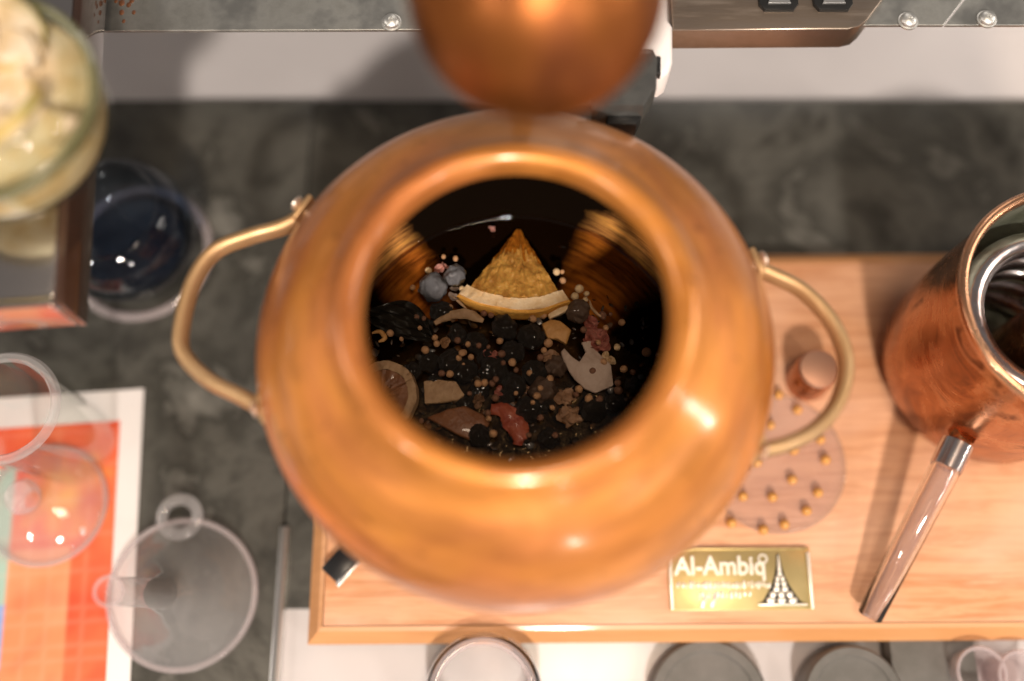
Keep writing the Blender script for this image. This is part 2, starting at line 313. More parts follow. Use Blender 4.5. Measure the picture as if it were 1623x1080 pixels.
# ------------------------------------------------------------------ wooden board
b0 = at(510, 985, ZB); b1 = at(1250, 416, ZB)
W0, W1, S0, N0 = b0.x, 0.62, b0.y, b1.y
board = empty('wooden_board', ((W0 + W1) / 2, (S0 + N0) / 2, 0), R(0.35))
tag(board, 'orange-brown wooden board with mitred edging under the copper pot', 'board')
hx, hy = (W1 - W0) / 2, (N0 - S0) / 2
link('panel', box((0, 0, 0.0105), (2 * hx, 2 * hy, 0.019), 0.0005), 'wood', board)
e = 0.009
def strip(p, q, inward):
    """mitred edging strip from p to q (outer corners), bevelled outward"""
    bm = bmesh.new(); p = Vector(p); q = Vector(q); d = (q - p).normalized(); nrm = Vector(inward)
    def cs(pt, s): # cross-section at mitre; s=+1 start, -1 end
        f = lambda o, z: bm.verts.new((pt + nrm * o + d * (o * s)).to_tuple()[:2] + (z,))
        return [f(0, 0.001), f(0, 0.011), f(0.0062, 0.0186), f(e - 0.0004, 0.0196), f(e - 0.0004, 0.001)]
    a = cs(p, 1); b = cs(q, -1)
    for k in range(5): bm.faces.new((a[k], a[(k + 1) % 5], b[(k + 1) % 5], b[k]))
    bm.faces.new(a); bm.faces.new(b[::-1])
    return bm
X, Y = hx + e, hy + e
for p, q, nn in (((-X, -Y, 0), (X, -Y, 0), (0, 1, 0)), ((X, -Y, 0), (X, Y, 0), (-1, 0, 0)), ((X, Y, 0), (-X, Y, 0), (0, -1, 0)), ((-X, Y, 0), (-X, -Y, 0), (1, 0, 0))):
    link('edging_strip', strip(p, q, nn), 'wood_edge', board, smooth=False)

# ------------------------------------------------------------------ copper pot
ZP = 0.195                                     # lip height
PB = 0.065                                     # base height
pot = empty('copper_pot', (0, 0, PB))
tag(pot, 'large round open copper still pot with two brass handles, filled with botanicals', 'pot')
RE, ZE = 0.1090, 0.149
prof = [(0, PB), (0.058, PB)]
for k in range(1, 15):
    a = k / 14 * math.pi / 2
    z = ZE - (ZE - PB) * math.cos(a) * 1.06
    if z < PB + 0.002: continue
    prof.append((RE * math.sin(a) ** 0.75 if False else RE * math.sqrt(max(0.0, 1 - ((ZE - z) / 0.0985) ** 2)), z))
for r, z in ((0.1087, 0.153), (0.1076, 0.158), (0.1052, 0.1640), (0.1012, 0.1708), (0.0960, 0.1773), (0.0900, 0.1833), (0.0842, 0.1880), (0.0792, 0.1915), (0.0752, 0.1945), (0.0722, 0.1970)):
    prof.append((r, z))
link('body', lathe([(r, z - PB) for r, z in prof], 96), 'copper', pot, angle=60)
lip = [(0.0722, 0.1970), (0.0700, 0.1994), (0.0678, 0.2016), (0.0656, 0.2028), (0.0634, 0.2030), (0.0614, 0.2022), (0.0598, 0.2006), (0.0586, 0.1985), (0.0579, 0.1960), (0.0576, 0.1935)]
link('rim', lathe([(r, z - PB) for r, z in lip], 96), 'copper', pot, angle=70)
inn = [(0.0576, 0.1935), (0.064, 0.1932), (0.076, 0.1885), (0.088, 0.1805), (0.0965, 0.1718), (0.1025, 0.163), (0.1060, 0.154), (0.1065, 0.148)]
RI = lambda z: 0.1066 * math.sqrt(max(0.0, 1 - ((0.148 - z) / 0.0845) ** 2))
for k in range(1, 14):
    z = 0.148 - k * 0.0055
    if z < 0.076: break
    inn.append((RI(z), z))
inn += [(0.052, 0.0715), (0.03, 0.070), (0, 0.0695)]
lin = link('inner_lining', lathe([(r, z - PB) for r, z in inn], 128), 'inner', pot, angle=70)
ca = lin.data.attributes.new('painted_lit', 'FLOAT', 'POINT')
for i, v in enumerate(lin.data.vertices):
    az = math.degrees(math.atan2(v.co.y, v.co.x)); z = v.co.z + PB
    s = max(math.exp(-((az - 50) / 15) ** 2), math.exp(-((az - 134) / 11) ** 2))  # painted patches of light, back right and back left
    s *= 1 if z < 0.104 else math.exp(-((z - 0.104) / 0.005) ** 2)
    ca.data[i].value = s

def handle(px_pts, zs, label_side):
    pts = [at(x, y, z) - Vector((0, 0, PB)) for (x, y), z in zip(px_pts, zs)]
    pa = smoothpath(pts, 6)
    h = link('handle', tube(pa, 0.0034, 14, 1.5), 'brass', pot)
    for p, q in ((pts[0], pts[1]), (pts[-1], pts[-2])):
        d = Vector((p.x, p.y, 0)).normalized()
        c = Vector((0, 0, 0)) + Vector((p.x, p.y, p.z))
        rz = math.atan2(d.y, d.x)
        pl = link('mount_plate', box((0, 0, 0), (0.003, 0.013, 0.016), 0.0012, 0), 'brass', h)
        pl.location = c + d * 0.0008; pl.rotation_euler = (0, 0, rz)
        rv = link('rivet', blob(0.0036, 2, 0, 1, 0, (0.4, 1, 1)), 'rivet', h)
        rv.location = c + d * 0.0035 + Vector((0, 0, 0.007)); rv.rotation_euler = (0, 0, rz)
    return h
HL = [(486, 340), (450, 360), (395, 376), (340, 400), (306, 450), (288, 520), (292, 562), (330, 602), (380, 628), (424, 652)]
handle(HL, [0.150] * len(HL), 'left')
HR = [(1192, 424), (1225, 437), (1272, 462), (1318, 512), (1340, 572), (1330, 632), (1296, 678), (1245, 705), (1192, 716)]
handle(HR, [0.146] * len(HR), 'right')

# black trivet under the pot
tri = empty('pot_stand', (0, 0, ZB)); tag(tri, 'black iron trivet with flat feet under the copper pot', 'stand')
link('ring', lathe([(0.058 + 0.004 * math.cos(a), 0.0405 + 0.004 * math.sin(a)) for a in [k * math.pi / 4 for k in range(8)]], 48, True), 'blackiron', tri)
fp = at(540, 893, ZB + 0.004); a0 = math.atan2(fp.y, fp.x); fr = math.hypot(fp.x, fp.y)
for k, da in enumerate((0, R(128), R(236))):
    a = a0 + da; d = Vector((math.cos(a), math.sin(a), 0))
    lg = link('leg', tube([d * 0.058 + Vector((0, 0, 0.039)), d * 0.09 + Vector((0, 0, 0.022)), d * (fr - 0.008) + Vector((0, 0, 0.005))], 0.003, 10), 'blackiron', tri)
    ft = link('foot', box((0, 0, 0), (0.017, 0.0115, 0.005), 0.001), 'blackiron', lg); ft.location = d * fr + Vector((0, 0, 0.0034)); ft.rotation_euler = (0, 0, a + R(8))
    pd = link('foot_pad', box((0, 0, 0), (0.0172, 0.002, 0.0022), 0.0004), 'alu', lg); pd.location = d * fr + Vector((0, 0, 0.0016)) + Vector((-d.y, d.x, 0)) * 0.0062; pd.rotation_euler = (0, 0, a + R(8))

# ------------------------------------------------------------------ what is in the pot
ZL = 0.097                                    # liquid surface
rl = RI(ZL)
liq = lathe([(0, ZL), (rl * 0.5, ZL), (rl - 0.003, ZL), (rl - 0.0012, ZL + 0.0003), (rl - 0.0002, ZL + 0.0012)], 96)
tag(link('infusion_liquid', liq, 'liquid'), 'dark brown infusion filling the lower part of the copper pot', 'liquid', kind='stuff')
# bed of soaked herbs, higher toward the near side
bm = bmesh.new(); N = 110; grid = {}
for i in range(N + 1):
    for j in range(N + 1):
        x = -0.09 + 0.18 * i / N; y = -0.09 + 0.18 * j / N
        r = math.hypot(x, y)
        t = min(1, max(0, (0.042 - y) / 0.05))
        z = 0.0735 + 0.0165 * t * t * (3 - 2 * t) + 0.0035 * noise.fractal(Vector((x, y, 0)) * 95, 1.0, 2.0, 4) * (0.4 + 0.6 * t)
        rw = RI(z) - 0.0008
        if r < max(rw, 0.05): grid[i, j] = bm.verts.new((x, y, min(z, ZL - 0.002)))
for (i, j) in list(grid):
    q = [(i, j), (i + 1, j), (i + 1, j + 1), (i, j + 1)]
    if all(k in grid for k in q): bm.faces.new([grid[k] for k in q])
tag(link('herb_bed', bm, 'sediment'), 'dark soaked herb sediment under the floating berries', 'herbs', kind='stuff')

def on(px, py, dz=0.0): return at(px, py, ZL + dz)
# lemon wedge: apex sunk toward the back, rind toward us
lem = empty('lemon_wedge', on(816, 430, 0.002)); tag(lem, 'wedge slice of lemon with pale rind floating in the pot', 'lemon')
apex = on(822, 362, -0.0055); rindc = on(813, 497, 0.004)
AX = (rindc - apex); LR = AX.length; ang = math.atan2(AX.y, AX.x)
def sector(r0, r1, half, z0, z1, nr=10, na=26, wob=0.0, tip=0.0):
    bm = bmesh.new(); top = {}; bot = {}
    for i in range(nr + 1):
        r = r0 + (r1 - r0) * i / nr
        for j in range(na + 1):
            t = -half + 2 * half * j / na
            rr = r * (1 + 0.03 * noise.noise(Vector((t * 4, r0 * 50, 2))))
            vd = noise.voronoi(Vector((r * 260 + 0.6 * noise.noise(Vector((t * 9, r * 90, 3))), t * 15 * (0.4 + r * 34), 0.0)))[0][0] if wob > 0.0005 else 0.4
            hw = wob * (0.9 - 1.9 * vd + 0.5 * noise.noise(Vector((r * 90, t * 5, 7))) + 1.0 * math.exp(-((t - 0.12) / 0.03) ** 2) - 0.7 * math.exp(-((t - 0.19) / 0.04) ** 2)) if wob > 0.0005 else wob * noise.fractal(Vector((r * 160, t * 26, 0)), 1, 2, 3)
            ed = min(j, na - j) / na
            drop = -0.0012 * (1 - min(1, ed * 8))
            x, y = rr * math.cos(t), rr * math.sin(t)
            top[i, j] = bm.verts.new((x, y, z1 + hw + drop)); bot[i, j] = bm.verts.new((x, y, z0))
    F = bm.faces.new
    for i in range(nr):
        for j in range(na):
            F((top[i, j], top[i + 1, j], top[i + 1, j + 1], top[i, j + 1])); F((bot[i, j], bot[i, j + 1], bot[i + 1, j + 1], bot[i + 1, j]))
    for j in range(na):
        F((top[0, j], top[0, j + 1], bot[0, j + 1], bot[0, j])); F((top[nr, j], bot[nr, j], bot[nr, j + 1], top[nr, j + 1]))
    for i in range(nr):
        F((top[i, 0], bot[i, 0], bot[i + 1, 0], top[i + 1, 0])); F((top[i, na], top[i + 1, na], bot[i + 1, na], bot[i, na]))
    return bm
rotm = Matrix.Rotation(ang, 4, 'Z') @ Matrix.Rotation(math.asin(-(rindc.z - apex.z) / LR), 4, 'Y')
def put(o, world):
    o.matrix_world = world
    return o
def lemon_part(name, bm, m):
    bmesh.ops.transform(bm, matrix=Matrix.Translation(apex - lem.location) @ rotm, verts=bm.verts)
    return link(name, bm, m, lem)
HA = R(32)
lemon_part('flesh', sector(0.0025, LR - 0.0074, HA * 0.94, -0.0045, 0.0025, 40, 64, 0.0008), 'flesh')
lemon_part('pith', sector(LR - 0.0074, LR - 0.0012, HA * 1.03, -0.0048, 0.0022, 6, 48, 0.0005), 'pith')
lemon_part('rind', sector(LR - 0.0012, LR + 0.0004, HA * 1.035, -0.0050, 0.0017, 2, 36, 0.0002), 'rind')

# round seeds and berries
seed_me = []
for k, mm in enumerate(('seed', 'seed', 'seed_pale', 'seed_dark')):
    o = link('coriander_seed', blob(1.0, 3, 0.06, 3, k + 1), mm); seed_me.append(o.data); bpy.data.objects.remove(o)
def seed(px, py, r_px=5.6, kind=0, dz=0.0006, label=None):
    o = bpy.data.objects.new('coriander_seed', seed_me[kind]); COL.objects.link(o); r = r_px * 0.478 / FPX
    r *= random.uniform(0.85, 1.15); o.location = on(px, py, dz + (0.003 if py > 500 else 0.0)); o.scale = (r, r * random.uniform(0.82, 1.0), r * 0.95); o.rotation_euler = (random.random() * 6, random.random() * 6, random.random() * 6)
    if label: return tag(o, label, 'seed', 'coriander seeds floating in the pot')
    lb = {0: 'tiny round tan coriander seed floating among the dark berries', 1: None, 2: 'pale cream coriander seed shining close to the lemon wedge or petals', 3: 'tiny dark brown coriander seed half sunk among the black berries'}[kind]
    gp = {0: 'tan coriander seeds in the pot', 2: 'pale coriander seeds in the pot', 3: 'dark coriander seeds in the pot'}[kind]
    return tag(o, lb, 'seed', gp)
for x, y, r, k in ((679, 429, 6, 2), (722, 410, 5, 0), (703, 407, 5, 0), (732, 458, 6, 2), (702, 483, 6.5, 0), (714, 487, 5.5, 0), (767, 497, 5.5, 3), (778, 500, 5.5, 3),
        (692, 545, 6, 0), (674, 555, 7, 0), (735, 559, 6.5, 0), (727, 568, 6, 0), (792, 541, 7, 0), (774, 550, 4.5, 3), (882, 431, 6.5, 2), (892, 445, 6, 0), (891, 431, 3.5, 0),
        (918, 458, 7.5, 2), (911, 470, 7.5, 2), (929.5, 466, 6, 2), (927.6, 475.5, 5, 2), (844.5, 505.6, 6.2, 0), (861, 500, 7, 0), (869, 544, 6.5, 0), (862, 555.5, 6, 0), (856.6, 567, 5.5, 3),
        (818, 587, 5.5, 3), (978, 550.6, 6, 2), (957, 573.5, 6.2, 0), (939, 588, 6.5, 3), (1025, 558.6, 7.5, 0), (933, 632, 6, 0), (950, 633, 6, 3), (917.6, 617, 6.5, 0), (979, 607, 5, 3), (980, 619, 6.5, 3),
        (856.5, 662.6, 5.5, 3), (700, 592, 5.5, 3), (713, 593, 6, 0), (768, 607, 6, 0), (780, 608, 5.5, 3), (744, 624, 5, 3), (785, 631, 5.5, 3), (773.5, 655, 5.5, 3), (654, 456, 4.5, 0),
        (660, 503, 5, 3), (672, 505, 5, 3), (925, 523, 6, 3), (955, 500, 6, 3), (752, 452, 4, 3), (668, 667, 5, 3), (650, 640, 4.5, 3), (880, 690, 5, 3), (838, 690, 5, 3), (1003, 590, 5, 3), (960, 520, 5, 0)):
    seed(x, y, r, k, label='big tan coriander seed alone at the right side of the infusion' if x == 1025 else None)
rnd = random.Random(33); big = ((702, 620, 40), (728, 675, 45), (637, 600, 45), (813, 677, 28), (820, 440, 95), (940, 590, 40), (886, 525, 28), (735, 502, 30)); n_ = 0
while n_ < 30:
    x, y = rnd.uniform(600, 1040), rnd.uniform(495, 705)
    if ((x - 818) / 215) ** 2 + ((y - 490) / 208) ** 2 > 1 or any(math.hypot(x - a, y - b) < c for a, b, c in big): continue
    seed(x, y, rnd.uniform(4, 6.4), 0 if rnd.random() < 0.55 else 3, rnd.uniform(0.0015, 0.0045)); n_ += 1
berry_me = {}
for mm in ('berry', 'berry_blue', 'berry_brown'):
    for k in range(3):
        bmx = blob(1.0, 4, 0.24, 2.0, k + 5)
        for v in bmx.verts:
            d_ = v.co.normalized(); v.co *= 1 + 0.07 * noise.noise(d_ * 5.5 + Vector((k * 4.0, 1, 2))) - 0.05 * abs(noise.noise(d_ * 9 + Vector((k, 5, 2))))
        o = link('juniper_berry', bmx, mm); berry_me[mm, k] = o.data; bpy.data.objects.remove(o)
nb = 0
def berry(px, py, r_px, kind='berry', label=None, dz=-0.001, name='juniper_berry'):
    global nb; nb += 1
    o = bpy.data.objects.new(name, berry_me[kind, nb % 3]); COL.objects.link(o); r = r_px * 0.478 / FPX
    o.location = on(px, py, dz); o.scale = (r, r * 0.97, r * 0.92); o.rotation_euler = (random.random() * 6, random.random() * 6, random.random() * 6)
    return tag(o, label or 'wet black juniper berry lying in the dark crowd below the lemon', 'berry', 'black juniper berries in the pot' if not label else None)
berry(686, 455, 23, 'berry_blue', 'blue-black juniper berry with silvery bloom left of the lemon wedge', 0.003)
berry(721, 438, 18, 'berry_blue', 'dull grey-purple juniper berry behind the silvery one, left of the lemon', -0.001)
berry(917, 494, 20, 'berry_brown', 'smooth brown berry right below the lemon rind', 0.002)
berry(861, 618, 21, 'berry_brown', 'brown rough berry below the centre, beside the bark pieces', 0.002)
berry(881, 581, 19, 'berry_brown', 'dark brown berry left of the pale root flake', 0.000)
for x, y, r in ((800, 520, 21), (842, 534, 20), (713, 574, 19), (737, 588, 20), (782, 588, 22), (846, 592, 20), (812, 560, 19), (837, 650, 21), (939, 650, 20), (700, 495, 18),
                (680, 575, 17), (755, 545, 18), (725, 532, 17), (815, 612, 19), (800, 632, 16), (760, 690, 18), (975, 640, 17), (870, 695, 16), (1003, 612, 15), (655, 590, 15), (823, 690, 16), (770, 570, 16), (672, 520, 17), (690, 608, 14), (760, 620, 16), (738, 640, 14), (865, 640, 15)):
    berry(x, y, r * 1.08, dz=-0.002 if r < 18 else -0.0004)

def flat_piece(name, pts, z, th, m, label, cat, lift=0.0, bend=-6.0, tip=(0, 0), noi=0.0013, parts=None):
    """chunky peel or flake: outline in measured points, real thickness, slightly bent"""
    P = [on(x, y, z) for x, y in pts]; c = sum(P, Vector()) / len(P)
    bm = bmesh.new(); vs = [bm.verts.new(p - c) for p in P]; f = bm.faces.new(vs)
    if f.normal.z < 0: f.normal_flip()
    r = bmesh.ops.extrude_face_region(bm, geom=[f]); vv = [g for g in r['geom'] if isinstance(g, bmesh.types.BMVert)]
    bmesh.ops.translate(bm, vec=(0, 0, -th), verts=vv)
    bmesh.ops.recalc_face_normals(bm, faces=bm.faces)
    bmesh.ops.bevel(bm, geom=bm.edges[:], offset=th * 0.22, segments=2, profile=0.5, affect='EDGES')
    bmesh.ops.triangulate(bm, faces=bm.faces)
    bmesh.ops.subdivide_edges(bm, edges=[e_ for e_ in bm.edges if e_.calc_length() > 0.003], cuts=2, use_grid_fill=True)
    for v in bm.verts:
        v.co.z += bend * (v.co.x ** 2 + v.co.y ** 2) + tip[0] * v.co.x + tip[1] * v.co.y + noi * noise.noise((v.co + c) * 220)
    return tag(link(name, bm, m, None, True, c, 35), label, cat)
def q5(pts, ox, oy, f): return [(ox + x / f, oy + y / f) for x, y in pts]
flat_piece('root_flake', q5([(480, 200), (510, 168), (560, 230), (640, 290), (692, 205), (655, 118), (740, 105), (800, 200), (912, 312), (935, 480), (780, 550), (680, 512), (600, 440), (545, 355), (500, 270)], 800, 520, 5.4), 0.0042, 0.0022, 'flake', 'pale grey forked root flake at the right of the infusion', 'flake')
flat_piece('orange_peel', q5([(490, 452), (620, 438), (700, 455), (770, 458), (845, 570), (780, 618), (640, 632), (500, 642)], 580, 520, 5.4), 0.003, 0.003, 'peel_tan', 'square-cut tan peel at the lower left in the pot', 'peel', tip=(0.05, 0.1))
flat_piece('orange_peel', q5([(510, 752), (690, 690), (850, 662), (1000, 738), (1060, 800), (1010, 930), (930, 975), (760, 900)], 580, 520, 5.4), 0.003, 0.004, 'peel_brown', 'large soaked brown peel at the bottom of the pot opening', 'peel', bend=-9)
flat_piece('orange_peel', [(858, 512), (873, 505), (889, 508), (906, 522), (898, 545), (884, 537), (868, 536)], 0.003, 0.003, 'peel_orange', 'bright orange-brown peel chip below the lemon rind', 'peel', bend=-15, noi=0.001)
flat_piece('orange_peel', [(868, 497), (884, 489), (900, 483), (903, 491), (886, 499), (871, 505)], 0.004, 0.003, 'pith', 'narrow white pith strip tucked under the lemon rind', 'peel')
# curved red rind
def arc_piece(name, pxs, rad, m, label, cat, dz=0.002, flat=0.7):
    pts = smoothpath([on(x, y, dz) for x, y in pxs], 6); c = sum(pts, Vector()) / len(pts)
    bm = tube([p - c for p in pts], lambda t: rad * (0.35 + 0.65 * math.sin(math.pi * min(max(t, 0.04), 0.96))) , 10, flat)
    for v in bm.verts: v.co += Vector((noise.noise((v.co + c) * 300), noise.noise((v.co + c) * 300 + Vector((9, 0, 0))), noise.noise((v.co + c) * 300 + Vector((0, 9, 0))))) * rad * 0.25
    return tag(link(name, bm, m, None, True, c), label, cat)
arc_piece('rind_curl', [(778, 648), (800, 650), (815, 668), (824, 690), (820, 706)], 0.0050, 'red', 'curved red rind at the bottom of the pot opening', 'rind', 0.002, 0.4)
arc_piece('rind_curl', [(689, 513), (710, 502), (735, 497), (755, 503), (766, 510)], 0.0026, 'peel_tan', 'slender curved tan rind just left below the lemon', 'rind', 0.003)
arc_piece('herb_stem', [(934, 476), (938, 488), (948, 499), (960, 506)], 0.0008, 'peel_tan', 'thin pale stalk right of the brown berry', 'stalk', 0.003, 1)
arc_piece('rind_curl', [(590, 528), (602, 526), (610, 536), (600, 542)], 0.0013, 'peel_orange', 'small pale orange curl at the left edge of the infusion', 'rind', 0.003)
arc_piece('herb_stem', [(716, 470), (724, 476), (733, 484), (741, 492)], 0.0007, 'peel_tan', 'thin pale stalk left of the lemon wedge', 'stalk', 0.003, 1)
# dried orange slice at the left
osl = empty('dried_orange_slice', on(622, 610, 0.003)); tag(osl, 'brown dried orange slice leaning at the left wall of the pot', 'orange slice')
cc = on(608, 628, 0.002)
for nm, r0, r1, mm, dzz in (('flesh', 0.001, 0.0125, 'peel_brown', 0), ('rind', 0.0125, 0.0165, 'peel_tan', 0.0006)):
    bm = sector(r0, r1, R(100), -0.003, 0.001 + dzz, 6, 40, 0.0008)
    bmesh.ops.transform(bm, matrix=Matrix.Translation(cc - osl.location) @ Matrix.Rotation(R(20), 4, 'Z') @ Matrix.Rotation(R(-12), 4, 'Y'), verts=bm.verts)
    link(nm, bm, mm, osl)
# bark chunks
for x, y, r, sd, lb in ((896, 629, 14, 3, 'light brown bark chunk at the lower right of the berries'), (903, 660, 16, 4, 'cracked darker bark chunk near the lower rim of the opening'), (872, 565, 12, 8, 'dark upright bark sliver beside the root flake')):
    o = link('bark_chunk', blob(r * 0.478 / FPX, 3, 0.75, 2.1, sd, (1, 0.9, 0.7)), 'bark', None, True, on(x, y, 0.001)); tag(o, lb, 'bark')
# petals: crumpled thin cups with thickness
def petals(name, px, py, n, size, m, label, seed0, spread=1.0):
    root = empty(name, on(px, py, 0.001)); tag(root, label, 'petals')
    rnd = random.Random(seed0)
    for k in range(n):
        bm = bmesh.new(); N = 8; g = {}
        s = size * rnd.uniform(0.7, 1.15); off = Vector((rnd.random() * 40, rnd.random() * 40, 0))
        for i in range(N + 1):
            for j in range(N + 1):
                u, v = i / N * 2 - 1, j / N * 2 - 1
                du, dv = u * math.sqrt(1 - v * v / 2), v * math.sqrt(1 - u * u / 2)
                z = 0.45 * (du * du + 0.5 * dv * dv) + 0.35 * noise.noise(Vector((du, dv, 0)) * 1.7 + off)
                g[i, j] = bm.verts.new(Vector((du, dv * 0.75, z)) * s)
        for i in range(N):
            for j in range(N): bm.faces.new((g[i, j], g[i + 1, j], g[i + 1, j + 1], g[i, j + 1]))
        bmesh.ops.solidify(bm, geom=bm.faces[:], thickness=0.0003)
        mt = Matrix.Rotation(rnd.uniform(0, 6.28), 4, 'Z') @ Matrix.Rotation(rnd.uniform(-0.9, 0.9), 4, 'X')
        bmesh.ops.transform(bm, matrix=mt, verts=bm.verts)
        a = rnd.uniform(0, 6.28); rr = size * spread * math.sqrt(rnd.random())
        o = link('petal', bm, m, root); o.location = (rr * math.cos(a), rr * math.sin(a), rnd.uniform(0, 0.0022))
    return root
petals('rose_bud', 945, 546, 9, 0.0042, 'petal', 'crumpled dark red rose petals beside the pale root flake', 3)
petals('rose_bud', 936, 522, 4, 0.0032, 'petal', 'small dusky red petals above the root flake', 5)
petals('rose_bud', 698, 427, 4, 0.0026, 'petal_pink', 'tiny bright pink petals behind the silvery berry', 7)
petals('rose_bud', 780, 566, 4, 0.0028, 'petal', 'small red petal scraps on the berries at the centre', 9)
petals('rose_bud', 709, 547, 3, 0.0028, 'seed', 'tan husk scraps on the berries left of the centre', 12)
petals('rose_bud', 760, 640, 4, 0.0028, 'bark', 'brown husk scraps beside the red rind curl', 14)
petals('rose_bud', 793, 624, 3, 0.0024, 'petal', 'rust red husk scraps above the red rind curl', 16)
petals('rose_bud', 966, 566, 3, 0.0030, 'seed_pale', 'yellowish husk scraps at the right of the rose petals', 18)
petals('rose_bud', 724, 468, 3, 0.0026, 'flake', 'pale grey husk scraps between berry and lemon wedge', 20)
petals('rose_bud', 777, 366, 2, 0.0016, 'petal_pink', 'tiny pink scrap behind the lemon wedge', 22)
petals('rose_bud', 712, 500, 3, 0.0026, 'bark', 'rusty husk scraps below the silvery berry', 24)
# dark ribbed leaf at the left
lf = empty('soaked_leaf', on(640, 520, 0.002)); tag(lf, 'dark crinkled leaf at the left of the infusion', 'leaf')
bm = bmesh.new(); g = {}
for i in range(31):
    for j in range(13):
        u, v = i / 30, j / 12 * 2 - 1
        wd = 0.009 * math.sin(math.pi * (0.06 + 0.9 * u)) ** 0.7
        p = Vector((-0.019 + 0.034 * u, v * wd + 0.004 * math.sin(u * 3), 0.0012 * math.sin(v * 11 + u * 7) + 0.0012 * noise.noise(Vector((u * 6, v * 3, 1))) + 0.002 * (1 - v * v)))
        g[i, j] = bm.verts.new(p)
for i in range(30):
    for j in range(12): bm.faces.new((g[i, j], g[i + 1, j], g[i + 1, j + 1], g[i, j + 1]))
bmesh.ops.solidify(bm, geom=bm.faces[:], thickness=0.0004)
bl = link('blade', bm, 'leaf', lf); bl.rotation_euler = (0, 0, R(-22))
# crumbs of herb and husk, beyond counting
rnd = random.Random(21); bm = bmesh.new()
for k in range(620):
    a = rnd.uniform(0, 6.283); rr = 0.076 * math.sqrt(rnd.random()); x, y = rr * math.cos(a), rr * math.sin(a)
    if y > 0.035 + 0.01 * rnd.random(): continue
    c = Vector((x, y, ZL + rnd.uniform(-0.0012, 0.0010))); L_ = rnd.uniform(0.0006, 0.0026); W_ = L_ * rnd.uniform(0.25, 0.8)
    mt = Matrix.Translation(c) @ Matrix.Rotation(rnd.uniform(0, 6.28), 4, 'Z') @ Matrix.Rotation(rnd.uniform(-0.6, 0.6), 4, 'X') @ Matrix.Diagonal((L_, W_, 0.0005, 1))
    bmesh.ops.create_icosphere(bm, subdivisions=1, radius=1, matrix=mt)
M['crumb'] = mat('herb crumbs', (0.012, 0.008, 0.005), 0.5, 0, [(0.05, 0.028, 0.015), (0.16, 0.08, 0.04)], 130, detail=2, coat=0.2, lo=0.4, hi=0.72)
tag(link('herb_crumbs', bm, 'crumb'), 'small dark herb crumbs scattered between berries and seeds', 'herbs', kind='stuff')
# bubbles: thin rings of foam film with a dome
for x, y, r, lb in ((703, 405, 9, 'small bubble round a seed at the left of the lemon'), (894, 387, 10, 'clear bubble on the dark liquid right of the lemon tip')):
    rr = r * 0.478 / FPX
    o = link('bubble', lathe([(rr * math.cos(a), rr * 0.45 * math.sin(a)) for a in [k * math.pi / 16 for k in range(9)]], 32), 'glass', None, True, on(x, y, 0.0002)); tag(o, lb, 'bubble')

# ------------------------------------------------------------------ still head hanging above the back of the pot
hc = at(850, -20, 0.275); hr = 0.0432
head = empty('still_head', (hc.x, hc.y, hc.z - hr)); tag(head, 'blurred round copper still head hanging above the far pot rim', 'still head')
pr = [(0.0, 0.0)] + [(hr * math.sin(a), hr - hr * math.cos(a)) for a in [k * math.pi / 28 for k in range(1, 24)]]
pr += [(0.018, hr * 1.93), (0.0145, hr * 2.05), (0.013, hr * 2.3)]
link('dome', lathe(pr, 72), 'copper_dark', head, angle=70)
link('neck_pipe', tube(smoothpath([(0, 0, hr * 2.25), (0, 0.004, hr * 2.7), (0, 0.035, hr * 3.1), (0, 0.085, hr * 2.9), (0, 0.125, hr * 1.6), (0, 0.135, -0.02), (0, 0.135, 0.141 - (hc.z - hr))], 8), lambda t: 0.013 - 0.005 * t, 16), 'copper_dark', head)

# ------------------------------------------------------------------ condenser at the right
ZR = 0.135
rc = at(1724, 474, ZR)
cond = empty('copper_condenser', (rc.x, rc.y, ZB)); tag(cond, 'open hammered copper condenser vessel with a coil inside at the right edge', 'condenser')
Hc = ZR - ZB; Rc = 0.0555
outp = [(0, 0.0), (Rc * 0.80, 0.0), (Rc * 0.93, 0.004), (Rc * 0.985, 0.014), (Rc * 1.01, 0.032), (Rc * 1.015, 0.055), (Rc * 1.005, 0.08), (Rc * 0.985, Hc - 0.006)]
link('wall', lathe(outp, 80), 'copper_raw', cond, angle=60)
link('lip', lathe([(Rc * 0.975 + 0.0026 * math.cos(a), Hc - 0.003 + 0.0032 * math.sin(a)) for a in [k * math.pi / 6 for k in range(12)]], 80, True), 'copper_lip', cond)
link('inner_wall', lathe([(Rc * 0.955, Hc - 0.004), (Rc * 0.98, 0.08), (Rc * 1.0, 0.045), (Rc * 0.9, 0.004), (0, 0.003)], 64), 'patina', cond)
hel = []
for k in range(5 * 40 + 1):
    a = k / 40 * 2 * math.pi; hel.append((0.040 * math.cos(a), 0.040 * math.sin(a), 0.014 + 0.082 * k / 200))
link('coil', tube(hel, 0.0062, 12), 'tin', cond)
link('inner_pipe', tube([(0.004, 0, 0.004), (0.004, 0, Hc + 0.004)], 0.014, 24), 'copper_raw', cond)
